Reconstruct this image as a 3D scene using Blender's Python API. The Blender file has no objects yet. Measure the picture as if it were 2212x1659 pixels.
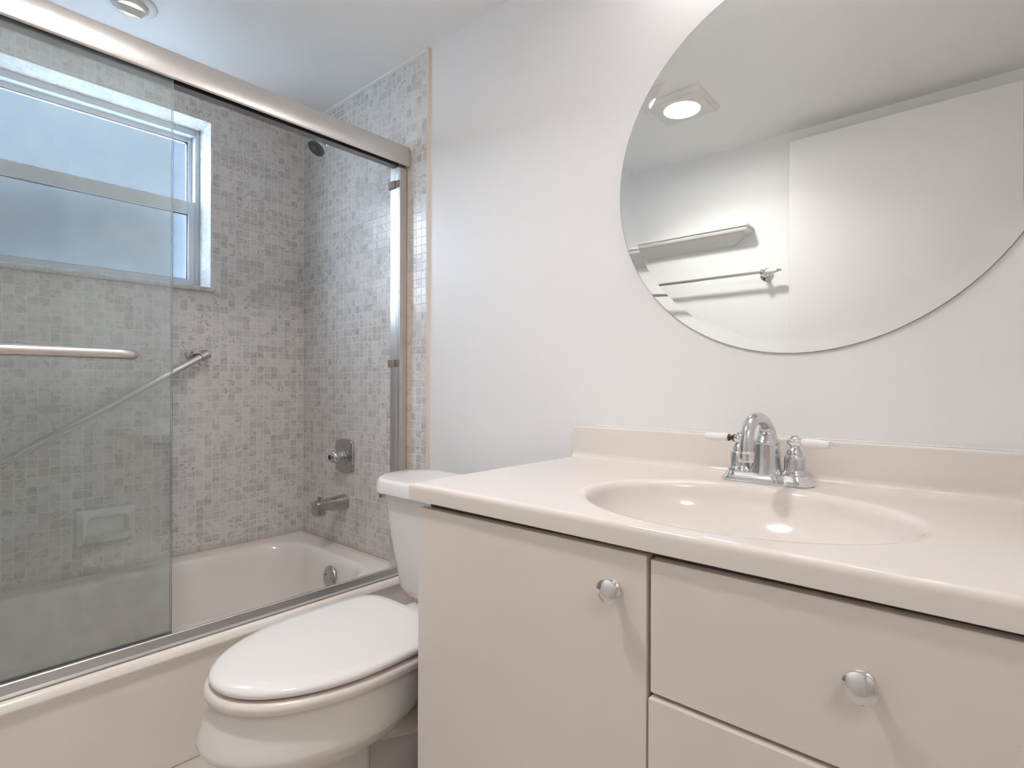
import bpy, bmesh, math, random
from mathutils import Vector, Matrix

random.seed(7)
S = bpy.context.scene
COL = S.collection
PI = math.pi
cos, sin, rad = math.cos, math.sin, math.radians

# ------------------------------------------------------------------ camera
CAM = Vector((2.3481, -1.245, 0.97))
yaw, pitch, roll = rad(41.278), rad(0.097), rad(0.146)
fwd = Vector((-sin(yaw) * cos(pitch), cos(yaw) * cos(pitch), sin(pitch)))
rgt = Vector((cos(yaw), sin(yaw), 0))
up = rgt.cross(fwd)
r2 = cos(roll) * rgt + sin(roll) * up
u2 = r2.cross(fwd)
cam = bpy.data.cameras.new('camera')
cam.sensor_fit = 'HORIZONTAL'
cam.sensor_width = 36.0
cam.lens = 36.0 * 1188.2 / 2212.0
cam.clip_start = 0.01
cam.clip_end = 100
camo = bpy.data.objects.new('camera', cam)
COL.objects.link(camo)
camo.matrix_world = Matrix(((r2.x, u2.x, -fwd.x, CAM.x), (r2.y, u2.y, -fwd.y, CAM.y),
                            (r2.z, u2.z, -fwd.z, CAM.z), (0, 0, 0, 1)))
S.camera = camo

# ------------------------------------------------------------------ world, exposure, light levels
W = bpy.data.worlds.new('world')
S.world = W
W.use_nodes = True
wt = W.node_tree                            # hazy daylight, brightest towards the low sun beside the house
wb = wt.nodes['Background']
wtc = wt.nodes.new('ShaderNodeTexCoord')
wdot = wt.nodes.new('ShaderNodeVectorMath')
wdot.operation = 'DOT_PRODUCT'
wdot.inputs[1].default_value = Vector((-0.60, -0.72, 0.30)).normalized()
wt.links.new(wtc.outputs['Generated'], wdot.inputs[0])
wmr = wt.nodes.new('ShaderNodeMapRange')
wmr.interpolation_type = 'SMOOTHSTEP'
wmr.inputs[1].default_value = 0.55
wmr.inputs[2].default_value = 1.0
wmr.inputs[3].default_value = 9.0
wmr.inputs[4].default_value = 560.0
wt.links.new(wdot.outputs['Value'], wmr.inputs[0])
wb.inputs[0].default_value = (0.76, 0.87, 1.0, 1)
wt.links.new(wmr.outputs[0], wb.inputs[1])
S.view_settings.view_transform = 'Standard'
S.view_settings.look = 'None'
S.view_settings.gamma = 1.0
S.view_settings.use_curve_mapping = False
S.view_settings.exposure = 0.38
S.cycles.max_bounces = 16
S.cycles.diffuse_bounces = 8
S.cycles.glossy_bounces = 8
S.cycles.transmission_bounces = 8
S.cycles.transparent_max_bounces = 24
S.cycles.sample_clamp_indirect = 12.0
S.cycles.use_denoising = True

E_SQUARE = 85.0       # glowing face of the square lamp
P_SQUARE = 4.2        # watts of its reflector beam
E_EYE = 2.6         # eyeball lamp in the shower
E_VANITY = 12.0       # globes above the mirror
E_HALL_FILL = 22.0        # fill lamp added beyond the doorway
WARM = (1.0, 0.96, 0.93)


# ------------------------------------------------------------------ node helpers
class G:
    def __init__(self, name):
        self.mat = bpy.data.materials.new(name)
        self.mat.use_nodes = True
        self.nt = self.mat.node_tree
        self.nt.nodes.clear()
        self.out = self.nt.nodes.new('ShaderNodeOutputMaterial')
        self.tc = None

    def node(self, t, **kw):
        n = self.nt.nodes.new(t)
        for k, v in kw.items():
            setattr(n, k, v)
        return n

    def put(self, sock, v):
        if isinstance(v, bpy.types.NodeSocket):
            self.nt.links.new(v, sock)
        elif v is not None:
            if isinstance(v, (tuple, list)) and len(v) == 3 and sock.type == 'RGBA':
                v = (*v, 1)
            sock.default_value = v

    def m(self, op, a, b=None, c=None):
        n = self.node('ShaderNodeMath', operation=op)
        self.put(n.inputs[0], a)
        if b is not None:
            self.put(n.inputs[1], b)
        if c is not None:
            self.put(n.inputs[2], c)
        return n.outputs[0]

    def ramp(self, v, a, b, lo=0.0, hi=1.0):
        n = self.node('ShaderNodeMapRange')
        n.interpolation_type = 'SMOOTHSTEP'
        self.put(n.inputs[0], v)
        for i, x in enumerate((a, b, lo, hi)):
            self.put(n.inputs[i + 1], x)
        return n.outputs[0]

    def mix(self, f, a, b):
        n = self.node('ShaderNodeMix', data_type='RGBA')
        self.put(n.inputs[0], f)
        self.put(n.inputs[6], a)
        self.put(n.inputs[7], b)
        return n.outputs[2]

    def coord(self):
        if not self.tc:
            self.tc = self.node('ShaderNodeTexCoord')
        return self.tc.outputs['Object']

    def noise(self, vec, scale, detail=2.0, rough=0.5, out=0):
        n = self.node('ShaderNodeTexNoise')
        self.put(n.inputs['Vector'], vec)
        n.inputs['Scale'].default_value = scale
        n.inputs['Detail'].default_value = detail
        n.inputs['Roughness'].default_value = rough
        return n.outputs[out]

    def bsdf(self, col, rough=0.5, metal=0.0, spec=None, coat=None, bump=None, bdist=0.001, bstr=1.0):
        n = self.node('ShaderNodeBsdfPrincipled')
        self.put(n.inputs['Base Color'], col)
        self.put(n.inputs['Roughness'], rough)
        self.put(n.inputs['Metallic'], metal)
        if spec is not None:
            self.put(n.inputs['IOR'], spec)
        if coat is not None:
            self.put(n.inputs['Coat Weight'], coat)
            n.inputs['Coat Roughness'].default_value = 0.05
        if bump is not None:
            b = self.node('ShaderNodeBump')
            b.inputs['Strength'].default_value = bstr
            b.inputs['Distance'].default_value = bdist
            self.put(b.inputs['Height'], bump)
            self.nt.links.new(b.outputs[0], n.inputs['Normal'])
        return n.outputs[0]

    def done(self, sh):
        self.nt.links.new(sh, self.out.inputs[0])
        return self.mat


def paint(name, col, rough=0.5, var=0.03, bump=0.0004):
    g = G(name)
    n = g.noise(g.coord(), 3.0, 3)
    c2 = tuple(x * (1 - var) for x in col)
    b = g.noise(g.coord(), 160.0, 2)
    return g.done(g.bsdf(g.mix(n, col, c2), rough, bump=b, bdist=bump, bstr=0.35))


def glaze(name, col, rough=0.1, var=0.02, specks=0.0, scol=(0.35, 0.3, 0.25), coat=0.0):
    g = G(name)
    n = g.noise(g.coord(), 5.0, 2)
    c = g.mix(n, col, tuple(x * (1 - var) for x in col))
    if specks:
        v = g.node('ShaderNodeTexVoronoi')
        g.put(v.inputs['Vector'], g.coord())
        v.inputs['Scale'].default_value = 34.0
        pick = g.m('GREATER_THAN', g.noise(g.coord(), 9.0, 1), 0.56)
        f = g.m('MULTIPLY', g.ramp(v.outputs['Distance'], 0.03, 0.055, 1.0, 0.0), pick)
        c = g.mix(g.m('MULTIPLY', f, specks), c, scol)
    return g.done(g.bsdf(c, rough, coat=coat))


def metal(name, col, rough, grime=0.0, gscale=60.0, brushed=None):
    g = G(name)
    n = g.noise(g.coord(), gscale, 4, 0.65)
    r = g.ramp(n, 0.35, 0.7, rough, rough + grime)
    c = g.mix(g.ramp(n, 0.4, 0.75), col, tuple(x * (1 - grime * 0.6) for x in col))
    bump = None
    if brushed:
        mp = g.node('ShaderNodeMapping')
        g.put(mp.inputs['Vector'], g.coord())
        mp.inputs['Scale'].default_value = brushed
        bump = g.noise(mp.outputs[0], 1.0, 2)
    return g.done(g.bsdf(c, r, 1.0, bump=bump, bdist=0.0002, bstr=0.25))


def emit(name, col, e):
    g = G(name)
    n = g.node('ShaderNodeEmission')
    n.inputs[0].default_value = (*col, 1)
    n.inputs[1].default_value = e
    return g.done(n.outputs[0])


PITCH = 0.0295


def tile(name, ua, va, u0, v0, light, dark, grout, stain=None, rough=0.22):
    """square mosaic with grey veining; ua / va name the object axes of the sheet"""
    g = G(name)
    sp = g.node('ShaderNodeSeparateXYZ')
    g.put(sp.inputs[0], g.coord())
    u, v = sp.outputs[ua], sp.outputs[va]
    su = g.m('DIVIDE', g.m('SUBTRACT', u, u0), PITCH)
    sv = g.m('DIVIDE', g.m('SUBTRACT', v, v0), PITCH)

    def edge(s):
        f = g.m('FRACT', g.m('ADD', s, 1000.0))
        return g.m('MULTIPLY', g.m('MINIMUM', f, g.m('SUBTRACT', 1.0, f)), PITCH)
    d = g.m('MINIMUM', edge(su), edge(sv))
    face = g.ramp(d, 0.0005, 0.0014)
    cell = g.node('ShaderNodeCombineXYZ')
    g.put(cell.inputs[0], g.m('FLOOR', su))
    g.put(cell.inputs[1], g.m('FLOOR', sv))
    wn = g.node('ShaderNodeTexWhiteNoise', noise_dimensions='3D')
    g.put(wn.inputs['Vector'], cell.outputs[0])
    rnd = wn.outputs['Value']
    wn2 = g.node('ShaderNodeTexWhiteNoise', noise_dimensions='4D')
    g.put(wn2.inputs['Vector'], cell.outputs[0])
    wn2.inputs['W'].default_value = 3.3
    rnd2 = wn2.outputs['Value']
    pos = g.node('ShaderNodeCombineXYZ')
    g.put(pos.inputs[0], u)
    g.put(pos.inputs[1], v)
    g.put(pos.inputs[2], g.m('MULTIPLY', rnd, 9.0))
    big = g.noise(pos.outputs[0], 105.0, 3, 0.6)
    vein = g.ramp(g.m('ABSOLUTE', g.m('SUBTRACT', big, 0.47)), 0.0, 0.055, 1.0, 0.0)
    cloud = g.noise(pos.outputs[0], 60.0, 2)
    gate = g.ramp(cloud, 0.42, 0.62)
    amt = g.ramp(rnd2, 0.1, 0.8, 0.25, 1.0)
    base = g.mix(g.m('MULTIPLY', g.ramp(rnd, 0.45, 0.95), 0.70), light, dark)
    base = g.mix(g.m('MULTIPLY', g.m('MULTIPLY', vein, gate), amt), base, tuple(x * 0.50 for x in dark))
    base = g.mix(g.m('MULTIPLY', g.m('MULTIPLY', gate, amt), 0.22), base, tuple(x * 0.7 for x in dark))
    col = g.mix(face, grout, base)
    if stain:
        for (ax, a, b, c, d2, scol, k, top) in stain:
            w = g.m('ADD', sp.outputs[ax], g.m('MULTIPLY', g.m('SUBTRACT', g.noise(g.coord(), 30.0, 3), 0.5), 0.02))
            f = g.m('MULTIPLY', g.m('MULTIPLY', g.ramp(w, a, b), g.ramp(w, c, d2, 1.0, 0.0)), g.ramp(sp.outputs[2], top - 0.02, top + 0.01, 1.0, 0.0))
            col = g.mix(g.m('MULTIPLY', f, k), col, scol)
    hgt = g.m('ADD', face, g.m('MULTIPLY', g.noise(pos.outputs[0], 40.0, 2), 0.35))
    return g.done(g.bsdf(col, g.m('ADD', g.m('MULTIPLY', g.m('SUBTRACT', 1.0, face), 0.5), rough),
                         bump=hgt, bdist=0.0007, bstr=0.7))


LT, DK, GR = (0.73, 0.71, 0.695), (0.54, 0.515, 0.50), (0.82, 0.80, 0.78)
BROWN = (0.50, 0.37, 0.24)
M = {}
M['wall'] = paint('white wall paint', (0.84, 0.83, 0.835), 0.38, 0.02)
M['back wall'] = paint('white wall paint opposite', (0.84, 0.835, 0.825), 0.45, 0.02)
M['ceiling'] = paint('ceiling paint', (0.89, 0.89, 0.885), 0.5, 0.02)
M['tile side'] = tile('mosaic on window wall', 1, 2, -0.001, 2.1106, LT, DK, GR,
                      [(2, 0.29, 0.30, 0.318, 0.345, BROWN, 0.35, 9.0)])
M['tile end'] = tile('mosaic on tap wall', 0, 2, 0.8590, 2.1106, LT, DK, GR,
                     [(0, 0.735, 0.745, 0.772, 0.790, (0.55, 0.43, 0.30), 0.5, 1.80),
                      (2, 0.29, 0.30, 0.318, 0.345, BROWN, 0.35, 9.0)])
M['tile jamb'] = tile('lit mosaic in window reveal', 0, 2, -0.001, 2.1106, (0.78, 0.78, 0.77), (0.70, 0.70, 0.69), (0.62, 0.62, 0.60))  # same tiles made paler, window light put into their colour
M['tile soffit'] = tile('lit mosaic over window', 0, 1, -0.001, -0.0010, (0.78, 0.78, 0.77), (0.70, 0.70, 0.69), (0.62, 0.62, 0.60))  # soffit copy of the mosaic, also paler to look lit
M['floor'] = paint('beige floor', (0.66, 0.60, 0.54), 0.45, 0.12, 0.001)
M['trim'] = paint('cream trim', (0.74, 0.66, 0.57), 0.35, 0.06)
M['caulk'] = paint('white caulk', (0.80, 0.79, 0.77), 0.5, 0.06)
M['tub'] = glaze('tub enamel', (0.87, 0.815, 0.76), 0.16, 0.03, 0.25)
M['china'] = glaze('toilet china', (0.80, 0.78, 0.77), 0.08, 0.02, 0.0)
M['bowl china'] = glaze('toilet bowl china', (0.82, 0.79, 0.76), 0.10, 0.03, 0.35)
M['seat'] = glaze('seat plastic', (0.83, 0.80, 0.785), 0.12, 0.02)
M['seat ring'] = glaze('seat ring plastic', (0.80, 0.74, 0.69), 0.16, 0.03, 0.25)
M['marble top'] = glaze('cultured marble', (0.80, 0.74, 0.69), 0.13, 0.03, 0.10, coat=0.3)
M['laminate'] = glaze('cabinet laminate', (0.76, 0.70, 0.65), 0.42, 0.05, 0.25, (0.45, 0.38, 0.30))
M['carcass'] = paint('shade-dark cabinet board', (0.13, 0.095, 0.07), 0.6, 0.1)  # darkened so the gaps round door and drawers read as shadow
M['porcelain'] = glaze('white porcelain', (0.86, 0.84, 0.82), 0.05, 0.01)
M['soap china'] = glaze('soap dish china', (0.86, 0.86, 0.84), 0.12, 0.03)
M['chrome'] = metal('chrome', (0.82, 0.82, 0.83), 0.05, 0.03)
M['worn chrome'] = metal('worn chrome', (0.66, 0.66, 0.665), 0.13, 0.09, 300.0)
M['dull chrome'] = metal('water-spotted chrome', (0.50, 0.485, 0.475), 0.24, 0.06, 260.0)
M['aluminium'] = metal('polished aluminium', (0.76, 0.75, 0.75), 0.30, 0.03, 200.0)
M['brushed'] = metal('brushed aluminium', (0.75, 0.71, 0.68), 0.32, 0.08, 220.0)
M['shaded aluminium'] = metal('shaded aluminium', (0.36, 0.355, 0.35), 0.42, 0.05)  # darkened grey, stands for the scant light under the header
M['dark metal'] = metal('dark aluminium', (0.30, 0.30, 0.31), 0.4, 0.1)
M['steel'] = metal('grab bar steel', (0.62, 0.605, 0.59), 0.22, 0.05, 150.0)
M['brass'] = metal('tarnished brass', (0.16, 0.10, 0.05), 0.35, 0.2)
M['rubber'] = paint('grey-brown bumper', (0.22, 0.18, 0.13), 0.6, 0.1)
M['black'] = paint('black plastic', (0.008, 0.008, 0.009), 0.55, 0.1)
M['sash'] = paint('weathered window aluminium', (0.62, 0.66, 0.70), 0.45, 0.18)
M['gasket'] = paint('dark glazing gasket', (0.10, 0.11, 0.13), 0.7, 0.1)
M['lamp white'] = paint('white lamp trim', (0.80, 0.78, 0.75), 0.4, 0.02)
M['shelf white'] = paint('white shelf paint', (0.74, 0.735, 0.72), 0.4, 0.03)
M['door white'] = paint('white door paint', (0.82, 0.81, 0.79), 0.42, 0.01)
M['hall'] = paint('hall paint', (0.80, 0.78, 0.76), 0.6, 0.02)
M['tub caulk'] = paint('yellowed caulk', (0.72, 0.66, 0.59), 0.5, 0.1)
M['brown caulk'] = paint('brown caulk', (0.30, 0.18, 0.09), 0.6, 0.3)
M['dirt'] = paint('dark grime', (0.16, 0.12, 0.09), 0.8, 0.2)
M['bulb square'] = emit('square lamp bulb', WARM, E_SQUARE)
M['bulb eye'] = emit('eyeball lamp bulb', (1.0, 0.92, 0.84), E_EYE)
M['bulb vanity'] = emit('vanity globe', WARM, E_VANITY)
M['bulb hall fill'] = emit('hall fill lamp', (1.0, 0.955, 0.92), E_HALL_FILL)


def mk_marble():
    g = G('sill marble')
    n = g.noise(g.coord(), 22.0, 6, 0.7)
    v = g.ramp(g.m('ABSOLUTE', g.m('SUBTRACT', n, 0.5)), 0.0, 0.06, 1.0, 0.0)
    return g.done(g.bsdf(g.mix(g.m('MULTIPLY', v, 0.55), (0.66, 0.65, 0.64), (0.33, 0.33, 0.35)), 0.25))


def mk_mirror():
    g = G('mirror silver')
    n = g.node('ShaderNodeBsdfAnisotropic') if False else g.node('ShaderNodeBsdfGlossy')
    g.put(n.inputs['Color'], (0.90, 0.915, 0.90))
    n.inputs['Roughness'].default_value = 0.0
    return g.done(n.outputs[0])


def mk_shower_glass():
    g = G('shower glass')
    t = g.node('ShaderNodeBsdfTransparent')
    t.inputs[0].default_value = (0.968, 0.980, 0.980, 1)
    gl = g.node('ShaderNodeBsdfGlossy')
    gl.inputs['Roughness'].default_value = 0.01
    gl.inputs[0].default_value = (0.9, 0.95, 0.95, 1)
    fr = g.node('ShaderNodeFresnel')
    fr.inputs[0].default_value = 1.5
    mx = g.node('ShaderNodeMixShader')
    g.put(mx.inputs[0], fr.outputs[0])
    g.nt.links.new(t.outputs[0], mx.inputs[1])
    g.nt.links.new(gl.outputs[0], mx.inputs[2])
    df = g.node('ShaderNodeBsdfDiffuse')           # soap film and water spots
    df.inputs[0].default_value = (0.80, 0.84, 0.85, 1)
    film = g.m('ADD', g.ramp(g.noise(g.coord(), 5.0, 5, 0.7), 0.45, 0.75, 0.05, 0.11),
               g.ramp(g.noise(g.coord(), 130.0, 3, 0.7), 0.62, 0.72, 0.0, 0.05))
    m2 = g.node('ShaderNodeMixShader')
    g.put(m2.inputs[0], film)
    g.nt.links.new(mx.outputs[0], m2.inputs[1])
    g.nt.links.new(df.outputs[0], m2.inputs[2])
    return g.done(m2.outputs[0])


def mk_frost(name, col):
    g = G(name)
    n = g.noise(g.coord(), 300.0, 2)
    gl = g.node('ShaderNodeBsdfGlass')
    g.put(gl.inputs['Color'], g.mix(g.ramp(g.noise(g.coord(), 240.0, 1), 0.3, 0.7), col, tuple(x * 0.9 for x in col)))
    g.put(gl.inputs['Roughness'], g.ramp(g.noise(g.coord(), 5.0, 3), 0.3, 0.7, 0.165, 0.18))
    gl.inputs['IOR'].default_value = 1.5
    bp = g.node('ShaderNodeBump')
    bp.inputs['Distance'].default_value = 0.0006
    bp.inputs['Strength'].default_value = 0.5
    g.put(bp.inputs['Height'], n)
    g.nt.links.new(bp.outputs[0], gl.inputs['Normal'])
    return g.done(gl.outputs[0])


def mk_dim_screen():  # half-opaque sheet, added to dim the lower pane
    g = G('pane dimming sheet')
    t = g.node('ShaderNodeBsdfTransparent')
    d = g.node('ShaderNodeBsdfDiffuse')
    d.inputs[0].default_value = (0.12, 0.13, 0.14, 1)
    mx = g.node('ShaderNodeMixShader')
    mx.inputs[0].default_value = 0.58
    g.nt.links.new(t.outputs[0], mx.inputs[1])
    g.nt.links.new(d.outputs[0], mx.inputs[2])
    return g.done(mx.outputs[0])


M['marble'] = mk_marble()
M['mirror'] = mk_mirror()
M['glass'] = mk_shower_glass()
M['frost'] = mk_frost('frosted pane', (0.90, 0.935, 0.96))
M['sky block'] = paint('blue-grey stucco', (0.018, 0.025, 0.033), 0.9, 0.15, 0.003)  # nearly black so the added wall keeps the panes dim
M['bounce ground'] = paint('pale paving', (0.86, 0.86, 0.84), 0.9, 0.05, 0.003)
M['screen'] = mk_dim_screen()
M['glass edge'] = glaze('polished glass edge', (0.42, 0.56, 0.56), 0.15, 0.1)


# ------------------------------------------------------------------ mesh helpers (all shapes in world coordinates)
def nb():
    return bmesh.new()


def box(bm, x0, x1, y0, y1, z0, z1, bev=0.0, seg=2, mi=0):
    vs = [bm.verts.new((x, y, z)) for x in (x0, x1) for y in (y0, y1) for z in (z0, z1)]
    fs = []
    for q in ((0, 1, 3, 2), (4, 6, 7, 5), (0, 4, 5, 1), (2, 3, 7, 6), (0, 2, 6, 4), (1, 5, 7, 3)):
        f = bm.faces.new([vs[i] for i in q])
        f.material_index = mi
        fs.append(f)
    if bev:
        es = list({e for f in fs for e in f.edges})
        r = bmesh.ops.bevel(bm, geom=es, offset=bev, segments=seg, affect='EDGES', profile=0.5)
        for f in r['faces']:
            f.material_index = mi
    return bm


def loft(bm, rings, cap0=True, cap1=True, closed=True, mi=0):
    rv = [[bm.verts.new(p) for p in r] for r in rings]
    n = len(rv[0])
    for a, b in zip(rv, rv[1:]):
        for i in range(n if closed else n - 1):
            j = (i + 1) % n
            f = bm.faces.new((a[i], a[j], b[j], b[i]))
            f.material_index = mi
    if closed and cap0:
        bm.faces.new(list(reversed(rv[0]))).material_index = mi
    if closed and cap1:
        bm.faces.new(rv[-1]).material_index = mi
    return bm


def frame_of(d):
    d = Vector(d).normalized()
    a = Vector((0, 0, 1)) if abs(d.z) < 0.9 else Vector((1, 0, 0))
    u = a.cross(d).normalized()
    return d, u, d.cross(u)


def lathe(bm, o, d, prof, n=40, cap0=True, cap1=True, sq=1.0):
    """prof: (distance along axis, radius); sq stretches the second radial axis"""
    d, u, v = frame_of(d)
    o = Vector(o)
    rings = [[o + d * t + (u * cos(2 * PI * i / n) + v * sin(2 * PI * i / n) * sq) * max(r, 1e-5) for i in range(n)] for t, r in prof]
    return loft(bm, rings, cap0, cap1)


def tube(bm, pts, r, n=20, cap=True):
    """swept tube; r one radius or a list"""
    pts = [Vector(p) for p in pts]
    rs = r if isinstance(r, (list, tuple)) else [r] * len(pts)
    t0 = (pts[1] - pts[0]).normalized()
    _, u, v = frame_of(t0)
    rings = []
    for i, p in enumerate(pts):
        t = (pts[min(i + 1, len(pts) - 1)] - pts[max(i - 1, 0)]).normalized()
        u = (u - t * u.dot(t)).normalized()
        v = t.cross(u)
        rings.append([p + (u * cos(2 * PI * k / n) + v * sin(2 * PI * k / n)) * rs[i] for k in range(n)])
    return loft(bm, rings, cap, cap)


def prism(bm, pts, axis, a, b, mi=0):
    """polygon (two coordinates) swept along axis from a to b"""
    def P(p, t):
        return {'x': (t, p[0], p[1]), 'y': (p[0], t, p[1]), 'z': (p[0], p[1], t)}[axis]
    return loft(bm, [[P(p, a) for p in pts], [P(p, b) for p in pts]], mi=mi)


def rrect(cx, cy, hx, hy, r, z, n=8):
    pts = []
    for (sx, sy, a0) in ((1, 1, 0), (-1, 1, 90), (-1, -1, 180), (1, -1, 270)):
        for k in range(n + 1):
            a = rad(a0 + 90.0 * k / n)
            pts.append(Vector((cx + sx * (hx - r) + r * cos(a), cy + sy * (hy - r) + r * sin(a), z)))
    return pts


def bez(p0, p1, p2, p3, n):
    out = []
    for i in range(n + 1):
        t = i / n
        out.append(tuple((1 - t) ** 3 * a + 3 * (1 - t) ** 2 * t * b + 3 * (1 - t) * t * t * c + t ** 3 * d
                         for a, b, c, d in zip(p0, p1, p2, p3)))
    return out


ORG = {}


def obj(name, bm, mat, parent=None, ang=38, flat=False):
    bmesh.ops.remove_doubles(bm, verts=bm.verts[:], dist=1e-6)
    bmesh.ops.recalc_face_normals(bm, faces=bm.faces[:])
    if parent is None:
        xs = [v.co for v in bm.verts]
        o0 = Vector(((min(v.x for v in xs) + max(v.x for v in xs)) / 2,
                     (min(v.y for v in xs) + max(v.y for v in xs)) / 2, min(v.z for v in xs)))
    else:
        o0 = ORG[parent.name]
    return link(name, bm, mat, parent, o0, ang, flat)


def link(name, bm, mat, parent, o0, ang=38, flat=False):
    me = bpy.data.meshes.new(name)
    bmesh.ops.translate(bm, verts=bm.verts[:], vec=-o0)
    bm.to_mesh(me)
    bm.free()
    for p in me.polygons:
        p.use_smooth = not flat
    if not flat:
        me.set_sharp_from_angle(angle=rad(ang))
    for mm in (mat if isinstance(mat, (list, tuple)) else [mat]):
        me.materials.append(M[mm])
    o = bpy.data.objects.new(name, me)
    COL.objects.link(o)
    if not flat:                      # keep broad faces flat beside their rounded edges
        wnm = o.modifiers.new('weighted_normals', 'WEIGHTED_NORMAL')
        wnm.keep_sharp = True
        wnm.weight = 80
    if parent is None:
        o.location = o0
    else:
        o.parent = parent
    ORG[o.name] = o0
    return o


def thing(name, label, cat, loc, group=None):
    o = bpy.data.objects.new(name, None)
    o.empty_display_size = 0.05
    COL.objects.link(o)
    o.location = loc
    ORG[o.name] = Vector(loc)
    return tag(o, label, cat, group)


def tag(o, label, cat, group=None):
    o['label'] = label
    o['category'] = cat
    if group:
        o['group'] = group
    return o


def struct(name, bm, mat, label, cat, parent=None, ang=38, flat=False):
    bmesh.ops.remove_doubles(bm, verts=bm.verts[:], dist=1e-6)
    bmesh.ops.recalc_face_normals(bm, faces=bm.faces[:])
    o = link(name, bm, mat, parent, Vector((0, 0, 0)), ang, flat)
    if parent is None:
        o['kind'] = 'structure'
        tag(o, label, cat)
    return o


# ------------------------------------------------------------------ room shell
XR, YB, ZC = 2.520, -1.515, 2.138
WY0, WY1, WZ0, WZ1 = -1.122, -0.392, 1.352, 2.010       # window opening

bm = nb()
box(bm, -0.25, 3.75, -2.2, 0.25, -0.1, 0.0)
struct('floor', bm, 'floor', 'beige bathroom floor beside the bathtub', 'floor', flat=True)
bm = nb()
box(bm, -0.25, XR, YB - 0.15, 0.25, ZC, ZC + 0.1)
struct('ceiling', bm, 'ceiling', 'white painted ceiling above the tub and mirror', 'ceiling', flat=True)

# window wall: four blocks round the opening, tiled face and tiled reveals
bm = nb()
box(bm, -0.22, 0, YB - 0.12, WY0, 0, ZC)
box(bm, -0.22, 0, WY1, 0.12, 0, ZC)
box(bm, -0.22, 0, WY0, WY1, 0, WZ0)
box(bm, -0.22, 0, WY0, WY1, WZ1, ZC)
for f in bm.faces:
    n, c = f.normal, f.calc_center_median()
    f.normal_update()
    n = f.normal
    if abs(n.y) > 0.9 and WY0 - 0.01 < c.y < WY1 + 0.01:
        f.material_index = 1
    elif abs(n.z) > 0.9 and WY0 < c.y < WY1:
        f.material_index = 2
struct('wall_left', bm, ['tile side', 'tile jamb', 'tile soffit'], 'mosaic tiled window wall along the tub', 'wall', flat=True)

bm = nb()
box(bm, 0.868, XR + 0.12, 0, 0.12, 0, ZC)
box(bm, 0, 0.866, 0, 0.12, 0, ZC, mi=1)
struct('wall_front', bm, ['wall', 'tile end'], 'wall holding the round mirror, mosaic tiled behind the taps', 'wall', flat=True)

bm = nb()
box(bm, 0.795, XR + 0.12, YB - 0.12, YB, 0, ZC)
box(bm, 0, 0.793, YB - 0.12, YB, 0, ZC, mi=1)
struct('wall_back', bm, ['back wall', 'tile end'], 'white wall with shelf and towel bar seen in the mirror', 'wall', flat=True)

bm = nb()
box(bm, XR, XR + 0.12, -0.66, 0.25, 0, 2.5)
box(bm, XR, XR + 0.12, -2.2, -1.47, 0, 2.5)
box(bm, XR, XR + 0.12, -1.47, -0.66, 2.075, 2.5)
struct('wall_right', bm, 'wall', 'wall with the open doorway at the vanity end', 'wall', flat=True)

# hallway beyond the doorway
bm = nb()
box(bm, 3.62, 3.74, -2.2, 0.25, 0, 2.4)
box(bm, XR + 0.12, 3.62, -2.2, -2.08, 0, 2.4)
box(bm, XR + 0.12, 3.62, 0.13, 0.25, 0, 2.4)
struct('wall_hallway', bm, 'hall', 'plain hallway walls beyond the doorway', 'wall', flat=True)
bm = nb()
box(bm, XR + 0.12, 3.74, -2.2, 0.25, 2.4, 2.5)
struct('ceiling_hallway', bm, 'ceiling', 'hallway ceiling beyond the doorway', 'ceiling', flat=True)

# unseen wall, added to hide bright sky behind the frosted panes
bm = nb()
box(bm, -2.4, -2.2, -2.3, 4.0, -0.3, 3.6)
struct('wall_sky_block', bm, 'sky block', 'unseen dark wall added outside to tone down the frosted panes', 'wall', flat=True)

bm = nb()
box(bm, -8.0, -0.25, -8.0, 6.0, -0.4, -0.3)  # unseen pale ground, added to bounce daylight up to the soffit
struct('floor_bounce', bm, 'bounce ground', 'pale paving added outside, unseen, to throw daylight up through the window', 'ground', flat=True)

# cream pencil trim closing the tile edge, caulk line under the ceiling
bm = nb()
prism(bm, [(0.861, 0.002), (0.861, -0.006), (0.864, -0.009), (0.871, -0.009), (0.876, -0.006), (0.877, 0.002)], 'z', 0.0, ZC)
struct('trim_1', bm, 'trim', 'cream pencil trim along the edge of the tiles', 'trim', ang=60)
bm = nb()
prism(bm, [(0.004, ZC), (-0.010, ZC), (-0.008, ZC - 0.006), (0.0, ZC - 0.010), (0.004, ZC - 0.010)], 'x', 0.0, 0.861)
prism(bm, [(-0.004, ZC), (0.010, ZC), (0.008, ZC - 0.006), (0.0, ZC - 0.010), (-0.004, ZC - 0.010)], 'y', YB, 0.0)
struct('trim_2', bm, 'caulk', 'white caulk bead where tiles meet the ceiling', 'trim')
bm = nb()
prism(bm, [(0.002, 0.0), (-0.012, 0.0), (-0.012, 0.075), (-0.006, 0.085), (0.002, 0.085)], 'x', 0.877, 1.51)
struct('baseboard_front', bm, 'wall', 'white baseboard behind the toilet', 'baseboard')

# door leaf, folded back against the opposite wall
bm = nb()
box(bm, 1.650, 2.425, -1.487, -1.452, 0.012, 2.070, 0.002)
struct('door_1', bm, 'door white', 'plain white door leaf opened against the opposite wall, seen in the mirror', 'door')

# ------------------------------------------------------------------ window
win = bpy.data.objects.new('window_1', None)
COL.objects.link(win)
ORG['window_1'] = Vector((0, 0, 0))
win['kind'] = 'structure'
tag(win, 'frosted two-part window in the tiled wall over the tub', 'window')
XF = -0.120


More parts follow.
